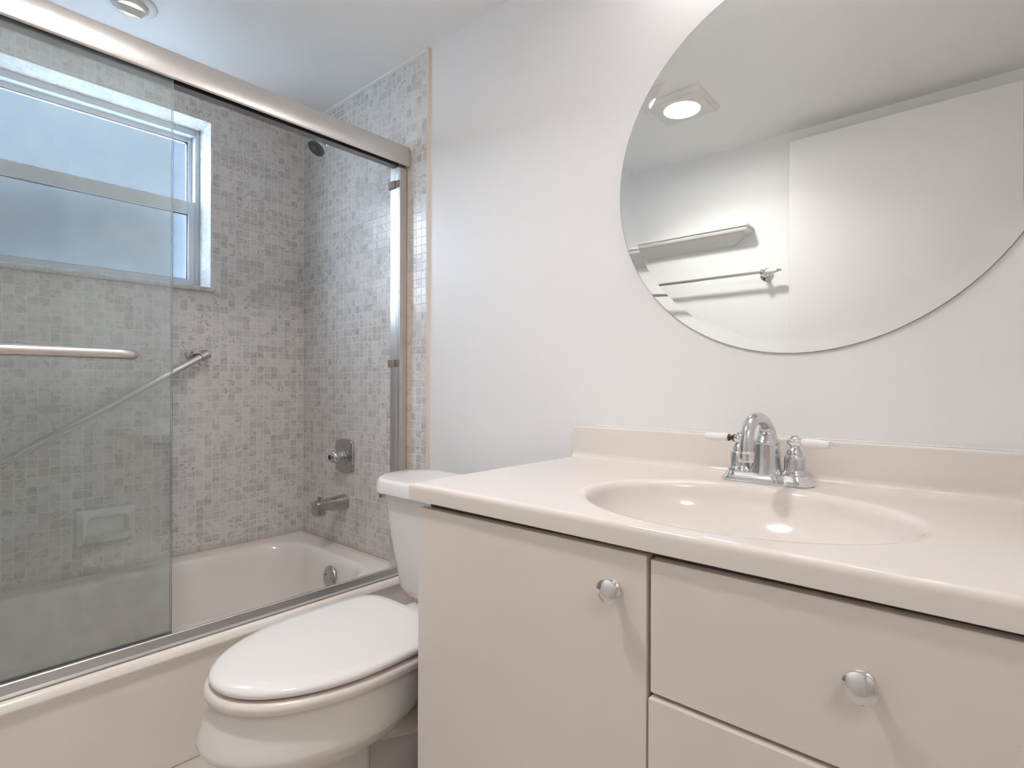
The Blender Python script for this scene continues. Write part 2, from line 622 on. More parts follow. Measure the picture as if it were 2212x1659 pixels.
def wobj(name, bm, mat, parent=win, **k):
    bmesh.ops.recalc_face_normals(bm, faces=bm.faces[:])
    return link(name, bm, mat, parent, Vector((0, 0, 0)), **k)


bm = nb()
box(bm, -0.205, XF + 0.004, WY1 - 0.018, WY1, WZ0, WZ1, 0.002)
box(bm, -0.205, XF + 0.004, WY0, WY0 + 0.018, WZ0, WZ1, 0.002)
box(bm, -0.205, XF + 0.004, WY0 + 0.018, WY1 - 0.018, 1.984, WZ1, 0.002)
box(bm, -0.205, XF + 0.002, WY0 + 0.018, WY1 - 0.018, WZ0 + 0.004, WZ0 + 0.018, 0.002)
wobj('window_frame', bm, 'sash')


def sash(name, x0, x1, z0, z1, st, tr, br, pane_x, round_gasket):
    bm = nb()
    ya, yb = WY0 + 0.018, WY1 - 0.018
    box(bm, x0, x1, yb - st, yb, z0, z1, 0.0015)
    box(bm, x0, x1, ya, ya + st, z0, z1, 0.0015)
    box(bm, x0, x1, ya + st, yb - st, z1 - tr, z1, 0.0015)
    box(bm, x0, x1, ya + st, yb - st, z0, z0 + br, 0.0015)
    s = wobj(name, bm, 'sash')
    iy0, iy1, iz0, iz1 = ya + st, yb - st, z0 + br, z1 - tr
    cy, cz, hy, hz = (iy0 + iy1) / 2, (iz0 + iz1) / 2, (iy1 - iy0) / 2, (iz1 - iz0) / 2
    bm = nb()
    gx = pane_x + 0.004
    o = rrect(cy, cz, hy, hz, 0.001, 0)
    i = rrect(cy, cz, hy - 0.003, hz - 0.003, 0.012 if round_gasket else 0.002, 0)
    loft(bm, [[(gx, p.x, p.y) for p in o], [(gx + 0.003, p.x, p.y) for p in i], [(gx - 0.006, p.x, p.y) for p in i]], False, False)
    wobj('glazing_gasket', bm, 'gasket', s)
    bm = nb()
    box(bm, pane_x - 0.002, pane_x + 0.002, iy0 - 0.002, iy1 + 0.002, iz0 - 0.002, iz1 + 0.002)
    wobj('pane', bm, 'frost', s, flat=True)
    return s


sash('upper_sash', -0.178, -0.150, 1.690, 1.984, 0.016, 0.018, 0.020, -0.160, True)
sash('lower_sash', -0.146, -0.118, WZ0 + 0.018, 1.714, 0.024, 0.052, 0.026, -0.134, False)
bm = nb()
box(bm, -0.197, -0.196, WY0 + 0.018, WY1 - 0.018, WZ0 + 0.018, 1.70)  # sheet added outside the lower pane to darken it
wobj('dim_screen', bm, 'screen', flat=True)
bm = nb()
box(bm, -0.118, 0.018, WY0 - 0.014, WY1 + 0.014, WZ0 - 0.018, WZ0 + 0.0015, 0.006, 3)
for v in bm.verts:
    if v.co.x < -0.001:
        v.co.y = max(WY0 + 0.001, min(WY1 - 0.001, v.co.y))
        v.co.z = max(v.co.z, WZ0 - 0.004) if v.co.x < -0.01 else v.co.z
wobj('window_sill', bm, 'marble')

# ------------------------------------------------------------------ bathtub
RIM = 0.303
tub = thing('bathtub', 'cream enamel bathtub behind the sliding glass doors', 'bathtub', (0.40, YB / 2, 0))
bm = nb()
X0, X1, Y0, Y1 = 0.002, 0.800, YB + 0.002, -0.002
cx, cy, hx, hy = (X0 + X1) / 2, (Y0 + Y1) / 2, (X1 - X0) / 2, (Y1 - Y0) / 2
N8 = 10
rings = [rrect(cx - 0.006, cy, hx - 0.006, hy, 0.004, 0.002, N8), rrect(cx - 0.005, cy, hx - 0.005, hy, 0.004, 0.255, N8),
         rrect(cx - 0.002, cy, hx - 0.002, hy, 0.004, 0.268, N8), rrect(cx, cy, hx, hy, 0.004, 0.280, N8),
         rrect(cx, cy, hx, hy, 0.004, RIM - 0.018, N8), rrect(cx - 0.002, cy, hx - 0.002, hy, 0.005, RIM - 0.007, N8),
         rrect(cx - 0.006, cy, hx - 0.006, hy - 0.002, 0.006, RIM - 0.001, N8), rrect(cx - 0.010, cy, hx - 0.010, hy - 0.004, 0.008, RIM, N8)]
bx, by, bhx, bhy = 0.375, -0.750, 0.318, 0.668
for ins, z, r in ((-0.012, RIM, 0.155), (0.0, RIM - 0.003, 0.15), (0.012, RIM - 0.015, 0.145), (0.022, RIM - 0.045, 0.14),
                  (0.036, 0.16, 0.14), (0.050, 0.09, 0.14), (0.070, 0.055, 0.13), (0.105, 0.038, 0.11), (0.16, 0.034, 0.08)):
    dy = 0.10 * (RIM - z)          # sloping back rest at the far end
    rings.append(rrect(bx, by + dy * 0.6, bhx - ins, bhy - ins - dy, r, z, N8))
loft(bm, rings)
for k in range(15):                 # ribbed slip strips on the floor of the tub
    y = -1.25 + k * 0.062
    box(bm, 0.26, 0.50, y, y + 0.012, 0.0335, 0.0355)
obj('tub_shell', bm, 'tub', tub, ang=50)
bm = nb()
prism(bm, [(0.003, RIM - 0.002), (0.009, RIM - 0.002), (0.007, RIM + 0.004), (0.003, RIM + 0.007)], 'y', Y0, Y1)
prism(bm, [(Y1 - 0.001, RIM - 0.002), (Y1 - 0.007, RIM - 0.002), (Y1 - 0.005, RIM + 0.004), (Y1 - 0.001, RIM + 0.007)], 'x', 0.003, 0.69)
c = obj('caulk_bead', bm, 'tub caulk', tub)
c['label'] = 'yellowed caulk bead'
bm = nb()
prism(bm, [(0.7822, RIM + 0.0002), (0.7838, RIM + 0.0002), (0.7822, RIM + 0.0022)], 'y', Y0, Y1)
c = obj('caulk_line', bm, 'brown caulk', tub)
c['label'] = 'brown-stained caulk line under the door track'
bm = nb()
oc, od = Vector((0.434, -0.1165, 0.234)), Vector((0.0, -1, 0.16))
lathe(bm, oc, od, [(-0.012, 0.032), (0, 0.0395), (0.005, 0.040), (0.0085, 0.0375), (0.010, 0.032), (0.010, 0.001)])
op = obj('overflow_plate', bm, 'dull chrome', tub)
op['label'] = 'round chrome overflow plate'
for s in (-1, 1):
    bm = nb()
    lathe(bm, oc + od.normalized() * 0.0098 + Vector((s * 0.019, 0, -0.004 * s)), od, [(0, 0.0045), (0.0015, 0.004), (0.002, 0.001)], 14)
    obj('screw', bm, 'dark metal', op)

# ------------------------------------------------------------------ shower door frame
sf = thing('shower_door_frame', 'aluminium sliding door frame mounted on the tub rim', 'shower door frame', (0.74, YB / 2, RIM))
bm = nb()
hp = [(0.698, 1.828), (0.752, 1.8285), (0.757, 1.826), (0.7605, 1.818), (0.7665, 1.800), (0.7695, 1.782), (0.7700, 1.766), (0.7680, 1.756),
      (0.7640, 1.7525), (0.7612, 1.754), (0.7612, 1.800), (0.753, 1.820), (0.703, 1.820), (0.703, 1.7680), (0.698, 1.7680)]
prism(bm, hp, 'y', YB + 0.003, -0.003)
obj('header_rail', bm, 'brushed', sf, ang=30)
bm = nb()
prism(bm, [(0.698, 1.758), (0.722, 1.7615), (0.722, 1.7650), (0.703, 1.7678), (0.698, 1.7678)], 'y', YB + 0.003, -0.003)
obj('rear_flange', bm, 'shaded aluminium', sf, ang=30)
bm = nb()
prism(bm, [(0.7609, 1.756), (0.7609, 1.7998), (0.7528, 1.8197), (0.7032, 1.8197), (0.7032, 1.7682), (0.7045, 1.7682), (0.7045, 1.8185), (0.752, 1.8185),
           (0.7598, 1.799), (0.7598, 1.756)], 'y', YB + 0.004, -0.004)
obj('shade_liner', bm, 'dark metal', sf, ang=30)  # dark liner added so the hollow header reads as shaded
bm = nb()
tp = [(0.700, RIM + 0.0006), (0.782, RIM + 0.0006), (0.782, RIM + 0.003), (0.7745, RIM + 0.007), (0.7705, RIM + 0.0272), (0.7692, RIM + 0.0285), (0.7674, RIM + 0.0276),
      (0.7668, RIM + 0.005), (0.744, RIM + 0.005), (0.744, RIM + 0.0145), (0.742, RIM + 0.0145), (0.742, RIM + 0.004), (0.711, RIM + 0.004), (0.711, RIM + 0.0065),
      (0.708, RIM + 0.0065), (0.703, RIM + 0.003)]
prism(bm, tp, 'y', YB + 0.003, -0.003)
obj('bottom_track', bm, 'aluminium', sf, ang=25)
for y0, s in ((-0.003, -1), (YB + 0.003, 1)):
    bm = nb()
    jp = [(0.694, 0), (0.748, 0), (0.748, s * 0.030), (0.7450, s * 0.030), (0.7450, s * 0.027), (0.7415, s * 0.027), (0.7415, s * 0.030),
          (0.7300, s * 0.0296), (0.7290, s * 0.0285), (0.7275, s * 0.0285), (0.7265, s * 0.0296), (0.694, s * 0.030)]
    prism(bm, [(a, y0 + b) for a, b in jp], 'z', RIM + 0.006, 1.7515)
    obj('side_jamb', bm, 'aluminium', sf, ang=25)
for z in (1.678, 1.033):
    bm = nb()
    box(bm, 0.688, 0.727, -0.040, -0.029, z, z + 0.027, 0.002)
    box(bm, 0.7285, 0.746, -0.036, -0.0285, z + 0.001, z + 0.026, 0.002)
    obj('bumper', bm, 'rubber', sf)

# the two sliding panels, both pushed to the far half
GY0, GY1 = YB + 0.035, -0.757


def panel(name, label, x, y1):
    t = thing(name, label, 'shower door', (x, (GY0 + y1) / 2, RIM + 0.02), 'sliding glass panels of the tub')
    bm = nb()
    box(bm, x - 0.003, x + 0.003, GY0, y1, RIM + 0.023, 1.788)
    for f in bm.faces:
        f.normal_update()
        if abs(f.normal.x) < 0.5:
            f.material_index = 1
    obj('glass_pane', bm, ['glass', 'glass edge'], t, flat=True)
    bm = nb()
    box(bm, x - 0.0055, x + 0.0055, GY0, y1 + 0.004, RIM + 0.0065, RIM + 0.024, 0.001)
    obj('bottom_guide', bm, 'aluminium', t)
    bm = nb()
    box(bm, x - 0.005, x + 0.005, GY0, y1 - 0.002, 1.772, 1.790, 0.001)
    obj('hanger_strip', bm, 'dark metal', t)
    return t


front = panel('sliding_glass_door', 'outer sliding glass panel carrying the horizontal towel bar', 0.7535, GY1)
panel('sliding_glass_door', 'inner sliding glass panel without a bar, close behind the other', 0.7315, GY1 + 0.003)
bm = nb()
zb, xb = 1.0405, 0.815
pts = [(xb, YB + 0.14, zb)] + [(xb, -1.2 + 0.05 * k, zb) for k in range(6)] + [(xb, -0.885, zb)]
pts += [(xb - 0.02 * (1 - cos(rad(a))), -0.885 + 0.030 * sin(rad(a)), zb) for a in (20, 40, 60, 80)] + [(0.7575, -0.853, zb)]
tube(bm, pts, 0.0122, 24)
tb = obj('towel_bar', bm, 'brushed', front, ang=60)
tb['label'] = 'brushed metal towel bar'

# ------------------------------------------------------------------ grab bar
gb = thing('grab_bar', 'slanted steel grab bar on the tiles under the window', 'grab bar', (0.0, -0.75, 0.7))
ga, gd = Vector((0.050, -0.428, 1.083)), Vector((0.050, -1.150, 0.636))
ax = (gd - ga).normalized()
bm = nb()
tube(bm, [ga + ax * 0.012, ga.lerp(gd, 0.5), gd - ax * 0.012], 0.0127, 24)
obj('bar', bm, 'steel', gb)
for e, s in ((ga, 1), (gd, -1)):
    pr = Vector((0, -ax.z, ax.y))      # in-wall direction across the bar
    d = ax * s
    bm = nb()
    outl = [Vector((a, b)) for a, b in ((-0.020, -0.034), (0.020, -0.034), (0.026, -0.028), (0.026, 0.028), (0.020, 0.034), (-0.020, 0.034), (-0.026, 0.028), (-0.026, -0.028))]
    base = Vector((0, e.y, e.z)) + d * 0.022
    loft(bm, [[base + d * p.x + pr * p.y + Vector((x, 0, 0)) for p in [q * k for q in outl]] for x, k in ((0.0005, 1), (0.005, 1), (0.0075, 0.94))])
    mf = obj('mounting_flange', bm, 'dull chrome', gb)
    bm = nb()
    st = []
    for k in range(13):
        a = PI * k / 12
        st.append((0.050 + 0.0175 * sin(a), 0.0175 * cos(a)))
    prof = [(0.006, 0.0175)] + st + [(0.006, -0.0175)]
    loft(bm, [[Vector((x, e.y, e.z)) + d * t + pr * w for x, w in prof] for t in (-0.012, 0.018)])
    obj('bar_socket', bm, 'dull chrome', mf)
    for w in (-0.026, 0.026):
        bm = nb()
        lathe(bm, base + pr * w + Vector((0.007, 0, 0)), (1, 0, 0), [(0, 0.005), (0.002, 0.0045), (0.003, 0.001)], 14)
        obj('screw', bm, 'dark metal', mf)

# ------------------------------------------------------------------ soap dish
bm = nb()


def ring_yz(cy, cz, hy, hz, r, x, n=6):
    return [(x, p.x, p.y) for p in rrect(cy, cz, hy, hz, r, 0, n)]


cy, cz = -0.731, 0.476
loft(bm, [ring_yz(cy, cz, 0.085, 0.059, 0.008, 0.001), ring_yz(cy, cz, 0.085, 0.059, 0.008, 0.008), ring_yz(cy, cz, 0.080, 0.054, 0.010, 0.013),
          ring_yz(cy, cz, 0.074, 0.049, 0.012, 0.022), ring_yz(cy, cz, 0.070, 0.046, 0.012, 0.029), ring_yz(cy, cz - 0.002, 0.063, 0.038, 0.012, 0.029),
          ring_yz(cy, cz - 0.002, 0.057, 0.032, 0.010, 0.022), ring_yz(cy, cz - 0.001, 0.053, 0.028, 0.010, 0.005)])
lip = []
for k, (dx, z) in enumerate(((0.0, cz - 0.046), (0.0, cz - 0.030), (0.0, cz - 0.023))):
    lip.append([(0.020 + (0.052 if k else 0.040) * (1 - abs((i - 10) / 10.0) ** 3.2), cy - 0.070 + 0.014 * i * 0.5, z) for i in range(21)] + [(0.005, cy + 0.07, z), (0.005, cy - 0.07, z)])
loft(bm, lip)
soap = obj('soap_dish', bm, 'soap china', None, ang=45)
tag(soap, 'white ceramic soap dish set into the tiles low under the grab bar', 'soap dish')

# ------------------------------------------------------------------ shower head, valve, spout
sh = thing('overhead_shower', 'black-faced chrome shower head high on the tap wall', 'shower head', (0.30, -0.06, 1.90))
hd = Vector((0.05, -0.62, -0.80)).normalized()
fc = Vector((0.318, -0.118, 1.909))
bm = nb()
lathe(bm, fc, -hd, [(0, 0.0365), (0.004, 0.0385), (0.012, 0.0375), (0.034, 0.0300), (0.048, 0.018), (0.060, 0.0135)])
obj('bell', bm, 'worn chrome', sh)
bm = nb()
lathe(bm, fc + hd * 0.0003, hd, [(-0.002, 0.0355), (0.0015, 0.0350), (0.0025, 0.032), (0.001, 0.027), (0.001, 0.013), (0.003, 0.011), (0.003, 0.0001)])
fcp = obj('spray_face', bm, 'black', sh)
bm = nb()
for a0 in (0.4,):
    d_, u_, v_ = frame_of(hd)
    arc = [fc + hd * 0.0036 + (u_ * cos(a0 + k * 0.25) + v_ * sin(a0 + k * 0.25)) * 0.010 for k in range(14)]
    tube(bm, arc, 0.0011, 8)
obj('spray_ring', bm, 'chrome', fcp)
bm = nb()
tube(bm, [(0.315, -0.002, 1.985), (0.315, -0.035, 1.982), (0.3155, -0.058, 1.972), tuple(fc - hd * 0.058)], 0.0095, 16)
obj('shower_arm', bm, 'worn chrome', sh)
bm = nb()
lathe(bm, (0.315, -0.0005, 1.985), (0, -1, 0), [(0, 0.028), (0.004, 0.027), (0.009, 0.015), (0.009, 0.001)])
obj('arm_flange', bm, 'worn chrome', sh)

vx, vz = 0.348, 0.678
sv = thing('shower_valve', 'tarnished shower valve with knob on a tall plate above the spout', 'shower valve', (vx, 0, 0.61))
bm = nb()


def cushion(hx, hz, y, bow):
    """rectangle with bowed sides, in the plane of the wall"""
    pts = []
    n = 10
    for i in range(n):
        t = -1 + 2 * i / n
        pts.append((vx + hx * t, y, vz - hz - bow * (1 - t * t)))
    for i in range(n):
        t = -1 + 2 * i / n
        pts.append((vx + hx + bow * 0.45 * (1 - t * t), y, vz + hz * t))
    for i in range(n):
        t = 1 - 2 * i / n
        pts.append((vx + hx * t, y, vz + hz + bow * (1 - t * t)))
    for i in range(n):
        t = 1 - 2 * i / n
        pts.append((vx - hx - bow * 0.45 * (1 - t * t), y, vz + hz * t))
    return pts


loft(bm, [cushion(0.062, 0.060, -0.0005, 0.010), cushion(0.062, 0.060, -0.004, 0.010), cushion(0.058, 0.056, -0.010, 0.010), cushion(0.052, 0.050, -0.012, 0.009)])
pl = obj('escutcheon', bm, 'dull chrome', sv, ang=50)
bm = nb()
lathe(bm, (vx, -0.0115, vz), (0, -1, 0), [(0, 0.040), (0.003, 0.0395), (0.0035, 0.037), (0.002, 0.033), (0.004, 0.030), (0.006, 0.020), (0.012, 0.014), (0.018, 0.013), (0.018, 0.001)])
obj('trim_ring', bm, 'dull chrome', pl)
bm = nb()
lathe(bm, (vx, -0.026, vz), (0, -1, 0), [(0, 0.012), (0.002, 0.020), (0.012, 0.026), (0.026, 0.0265), (0.033, 0.024), (0.036, 0.021), (0.042, 0.020), (0.046, 0.015), (0.047, 0.011), (0.0455, 0.010), (0.0455, 0.0005)], 12)
kn = obj('knob', bm, 'worn chrome', sv, ang=25)
bm = nb()
lathe(bm, (vx, -0.0718, vz), (0, -1, 0), [(0, 0.0095), (0.001, 0.0085), (0.001, 0.0035), (0.002, 0.0025), (0.002, 0.0002)], 20)
obj('index_cap', bm, 'black', kn)

sx, sz = 0.348, 0.4905
sp = thing('tub_spout', 'chrome tub spout with diverter pin on the tap wall', 'tub spout', (sx, 0, 0.45))
bm = nb()


def spr(y, hx, zt, zbm, r):
    return [(p.x, y, p.y) for p in rrect(sx, (zt + zbm) / 2, hx, (zt - zbm) / 2, min(r, hx - 0.001, (zt - zbm) / 2 - 0.001), 0, 6)]


loft(bm, [spr(-0.0005, 0.031, sz + 0.031, sz - 0.031, 0.030), spr(-0.020, 0.031, sz + 0.031, sz - 0.031, 0.030), spr(-0.050, 0.028, sz + 0.027, sz - 0.027, 0.022),
          spr(-0.085, 0.026, sz + 0.024, sz - 0.022, 0.018), spr(-0.098, 0.026, sz + 0.023, sz - 0.023, 0.014), spr(-0.103, 0.026, sz + 0.022, sz - 0.040, 0.012),
          spr(-0.128, 0.025, sz + 0.020, sz - 0.041, 0.010), spr(-0.134, 0.022, sz + 0.016, sz - 0.037, 0.010)])
obj('spout_body', bm, 'dull chrome', sp, ang=45)
bm = nb()
lathe(bm, (sx, -0.116, sz + 0.019), (0, 0, 1), [(0, 0.004), (0.008, 0.0035), (0.010, 0.007), (0.015, 0.0085), (0.016, 0.006), (0.013, 0.003), (0.013, 0.0002)], 16)
obj('diverter_pin', bm, 'dark metal', sp)

# ------------------------------------------------------------------ toilet
TX = 1.242
BX = 1.262
to = thing('toilet', 'white toilet with closed lid between the tub and the vanity', 'toilet', (1.25, -0.45, 0))


def egg(hw, yf, yb, ymid, z, pf=2.15, pb=3.2, n=64, cx=BX):
    pts = []
    for i in range(n):
        a = 2 * PI * i / n
        c_, s_ = cos(a), sin(a)
        p = pb if s_ > 0 else pf
        x = abs(c_) ** (2 / p) * (1 if c_ >= 0 else -1)
        y = abs(s_) ** (2 / p) * (1 if s_ >= 0 else -1)
        L = (yb - ymid) if s_ > 0 else (ymid - yf)
        pts.append(Vector((cx + hw * x, ymid + L * y, z)))
    return pts


bm = nb()
YM = -0.575
YR = -0.60
loft(bm, [egg(0.060, -0.70, -0.46, -0.58, 0.195, 2.2, 2.2), egg(0.100, -0.742, -0.43, -0.58, 0.212, 2.2, 2.1), egg(0.136, -0.796, -0.41, -0.59, 0.240, 2.15, 2.0),
          egg(0.162, -0.838, -0.392, YR, 0.268, 2.1, 2.0), egg(0.1755, -0.859, -0.385, YR, 0.284, 2.1, 2.0), egg(0.1790, -0.864, -0.382, YR, 0.292, 2.1, 2.0),
          egg(0.1785, -0.864, -0.380, YR, 0.301, 2.1, 2.1), egg(0.176, -0.858, -0.378, YR + 0.01, 0.316, 2.1, 2.3), egg(0.170, -0.848, -0.385, YM, 0.350, 2.1, 3.0),
          egg(0.166, -0.840, -0.392, YM, 0.369, 2.1, 3.0), egg(0.160, -0.832, -0.398, YM, 0.373, 2.1, 3.0)])
# pedestal column under the front of the bowl, lower foot behind it
loft(bm, [rrect(BX, -0.640, 0.098, 0.094, 0.05, 0.001), rrect(BX, -0.640, 0.097, 0.092, 0.05, 0.025), rrect(BX, -0.638, 0.092, 0.086, 0.035, 0.05), rrect(BX, -0.634, 0.090, 0.080, 0.022, 0.12),
          rrect(BX, -0.632, 0.090, 0.078, 0.020, 0.200), rrect(BX, -0.632, 0.092, 0.080, 0.020, 0.225)])
loft(bm, [rrect(BX, -0.37, 0.092, 0.20, 0.05, 0.001), rrect(BX, -0.37, 0.090, 0.20, 0.05, 0.03), rrect(BX, -0.36, 0.058, 0.21, 0.03, 0.06), rrect(BX, -0.36, 0.056, 0.21, 0.03, 0.30)])
# rear deck carrying the tank
loft(bm, [rrect(BX, -0.26, 0.060, 0.125, 0.04, 0.16), rrect(BX, -0.265, 0.085, 0.135, 0.04, 0.27), rrect(BX, -0.27, 0.112, 0.150, 0.05, 0.325),
          rrect(BX, -0.275, 0.124, 0.160, 0.04, 0.352), rrect(BX, -0.275, 0.127, 0.162, 0.035, 0.364), rrect(BX, -0.275, 0.120, 0.154, 0.03, 0.369)])
for s in (-1, 1):                    # trapway bulges on the sides of the foot
    tube(bm, [(BX + s * 0.045, -0.56, 0.215), (BX + s * 0.052, -0.48, 0.205), (BX + s * 0.055, -0.40, 0.185), (BX + s * 0.055, -0.34, 0.13), (BX + s * 0.055, -0.31, 0.02)], [0.030, 0.036, 0.040, 0.038, 0.036], 18)
obj('bowl', bm, 'bowl china', to, ang=70)
bm = nb()
loft(bm, [egg(0.174, -0.843, -0.400, YM, 0.3735, 2.1, 4.5), egg(0.181, -0.850, -0.396, YM, 0.378, 2.1, 4.5), egg(0.1825, -0.852, -0.395, YM, 0.387, 2.1, 4.5),
          egg(0.180, -0.849, -0.396, YM, 0.395, 2.1, 4.5), egg(0.172, -0.840, -0.400, YM, 0.3985, 2.1, 4.5)])
obj('seat', bm, 'seat ring', to, ang=60)
bm = nb()
PB = 5.5
loft(bm, [egg(0.170, -0.836, -0.382, YM, 0.4015, 2.06, PB), egg(0.1755, -0.8425, -0.379, YM, 0.4045, 2.06, PB), egg(0.177, -0.844, -0.378, YM, 0.410, 2.06, PB),
          egg(0.1745, -0.841, -0.380, YM, 0.4155, 2.06, PB), egg(0.168, -0.833, -0.386, YM, 0.419, 2.06, PB), egg(0.157, -0.819, -0.396, YM, 0.4202, 2.06, PB),
          egg(0.152, -0.813, -0.400, YM, 0.4216, 2.06, PB), egg(0.148, -0.808, -0.403, YM, 0.4220, 2.06, PB), egg(0.09, -0.74, -0.45, YM, 0.4225, 2.06, 4.0)])
obj('seat_lid', bm, 'seat', to, ang=60)
for s in (-1, 1):
    bm = nb()
    box(bm, BX + s * 0.075 - 0.022, BX + s * 0.075 + 0.022, -0.392, -0.352, 0.369, 0.397, 0.007, 3)
    obj('hinge', bm, 'seat', to, ang=60)


def tankring(hw, yb, yf, r, bow, z, cx=TX, n=10):
    pts = []
    hy = (yb - yf) / 2
    for p in rrect(cx, (yb + yf) / 2, hw, hy, r, z, n):
        t = (p.x - cx) / hw
        k = max(0.0, ((yb + yf) / 2 - p.y) / hy)
        pts.append(Vector((p.x, p.y - bow * (1 - t * t) * k, p.z)))
    return pts


bm = nb()
loft(bm, [tankring(0.150, -0.135, -0.268, 0.055, 0.010, 0.377), tankring(0.172, -0.130, -0.280, 0.060, 0.012, 0.385), tankring(0.188, -0.128, -0.288, 0.062, 0.014, 0.405),
          tankring(0.224, -0.122, -0.300, 0.072, 0.018, 0.55), tankring(0.248, -0.120, -0.306, 0.080, 0.020, 0.668)])
obj('tank', bm, 'china', to, ang=60)
bm = nb()
loft(bm, [tankring(0.272, -0.108, -0.318, 0.095, 0.022, 0.6655), tankring(0.279, -0.106, -0.322, 0.098, 0.023, 0.668), tankring(0.281, -0.106, -0.322, 0.10, 0.023, 0.676),
          tankring(0.2775, -0.108, -0.3185, 0.098, 0.022, 0.696), tankring(0.2735, -0.111, -0.3145, 0.096, 0.021, 0.7025), tankring(0.266, -0.117, -0.307, 0.093, 0.020, 0.7060),
          tankring(0.20, -0.15, -0.26, 0.05, 0.01, 0.7075)])
obj('tank_lid', bm, 'china', to, ang=60)
bm = nb()
tube(bm, [(TX - 0.232, -0.245, 0.640), (TX - 0.252, -0.250, 0.640)], 0.009, 14)
tube(bm, [(TX - 0.251, -0.246, 0.640), (TX - 0.253, -0.262, 0.641), (TX - 0.250, -0.285, 0.643)], [0.006, 0.005, 0.006], 12)
obj('flush_lever', bm, 'chrome', to)

# ------------------------------------------------------------------ vanity cabinet
FY = -0.565                         # face of door and drawers
CT0, CT1 = 0.7475, 0.780            # counter underside, top
va = thing('vanity_cabinet', 'beige laminate vanity cabinet under the sink top', 'cabinet', (2.0, -0.28, 0))
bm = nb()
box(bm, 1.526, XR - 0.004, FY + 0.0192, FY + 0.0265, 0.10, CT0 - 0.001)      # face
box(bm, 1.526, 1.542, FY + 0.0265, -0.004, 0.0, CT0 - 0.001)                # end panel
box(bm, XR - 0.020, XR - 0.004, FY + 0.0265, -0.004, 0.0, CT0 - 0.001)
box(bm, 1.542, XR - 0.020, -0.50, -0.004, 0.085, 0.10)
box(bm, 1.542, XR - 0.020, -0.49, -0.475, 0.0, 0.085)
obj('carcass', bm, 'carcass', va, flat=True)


def knob(parent, x, z, y=FY):
    bm = nb()
    lathe(bm, (x, y + 0.0003, z), (0, -1, 0), [(0, 0.0115), (0.0025, 0.0115), (0.0035, 0.0095), (0.006, 0.0078), (0.011, 0.0075), (0.015, 0.010), (0.018, 0.0155),
                                              (0.0205, 0.0170), (0.0225, 0.0166), (0.0235, 0.0150), (0.0250, 0.0125), (0.0262, 0.009), (0.0268, 0.005), (0.027, 0.0002)], 48)
    return obj('knob', bm, 'chrome', parent, ang=30)


bm = nb()
box(bm, 1.511, 1.9940, FY, FY + 0.018, 0.105, 0.7370, 0.0012)
for v in bm.verts:
    if v.co.z > 0.5:
        v.co.z += 0.0018 - 0.0050 * (1.994 - v.co.x) / 0.483
dr = obj('door', bm, 'laminate', va)
knob(dr, 1.945, 0.6845)
for (z0, z1, yo, kz) in ((0.5575, 0.7365, 0.0, 0.660), (0.336, 0.5520, -0.006, 0.450), (0.105, 0.330, 0.0, 0.220)):
    bm = nb()
    box(bm, 2.0000, 2.4950, FY + yo, FY + yo + 0.018, z0, z1, 0.0012)
    for v in bm.verts:
        if v.co.z > 0.7:
            v.co.z += -0.0010 + 0.0035 * (v.co.x - 2.0) / 0.495
    d = obj('drawer', bm, 'laminate', va)
    knob(d, 2.2445, kz, FY + yo)

# ------------------------------------------------------------------ sink top
ct = thing('sink_top', 'one-piece cream countertop with oval sink on the vanity', 'countertop', (2.0, -0.29, CT0))
bm = nb()
BCX, BCY, BA, BB = 2.030, -0.345, 0.248, 0.190
x0, x1, y0, y1 = 1.493, XR - 0.003, -0.574, -0.003
angs = [2 * PI * i / 120 for i in range(120)]
angs += [math.atan2(y - BCY, x - BCX) % (2 * PI) for x in (x0, x1) for y in (y0, y1)]
angs = sorted(set(round(a, 6) for a in angs))


def rect_pt(a, ins, z):
    c_, s_ = cos(a), sin(a)
    ts = []
    if c_ > 1e-9:
        ts.append((x1 - BCX) / c_)
    if c_ < -1e-9:
        ts.append((x0 - BCX) / c_)
    if s_ > 1e-9:
        ts.append((y1 - BCY) / s_)
    if s_ < -1e-9:
        ts.append((y0 - BCY) / s_)
    t = min(ts)
    x, y = BCX + c_ * t, BCY + s_ * t
    return Vector((max(x0 + ins, min(x1 - ins, x)), max(y0 + ins, min(y1 - ins, y)), z))


def ell_pt(a, k, z, dy=0.0):
    # same polar angle on the ellipse
    c_, s_ = cos(a), sin(a)
    r = 1.0 / math.sqrt((c_ / BA) ** 2 + (s_ / BB) ** 2)
    return Vector((BCX + c_ * r * k, BCY + s_ * r * k + dy, z))


def ell_off(a, off, z):
    p = ell_pt(a, 1.0, z)
    n = Vector(((p.x - BCX) / BA ** 2, (p.y - BCY) / BB ** 2, 0)).normalized()
    return p + n * off


rings = [[ell_off(a, 0.012, CT0) for a in angs], [rect_pt(a, 0.001, CT0) for a in angs], [rect_pt(a, 0.0, CT0 + 0.001) for a in angs],
         [rect_pt(a, 0.0, CT1 - 0.011) for a in angs], [rect_pt(a, 0.0, CT1 - 0.008) for a in angs], [rect_pt(a, 0.001, CT1 - 0.0042) for a in angs], [rect_pt(a, 0.0032, CT1 - 0.0014) for a in angs],
         [rect_pt(a, 0.0075, CT1) for a in angs], [rect_pt(a, 0.010, CT1) for a in angs], [ell_off(a, 0.020, CT1) for a in angs], [ell_off(a, 0.014, CT1) for a in angs], [ell_off(a, 0.007, CT1 - 0.0007) for a in angs],
         [ell_off(a, 0.002, CT1 - 0.0028) for a in angs], [ell_off(a, -0.002, CT1 - 0.0075) for a in angs], [ell_off(a, -0.005, CT1 - 0.014) for a in angs]]
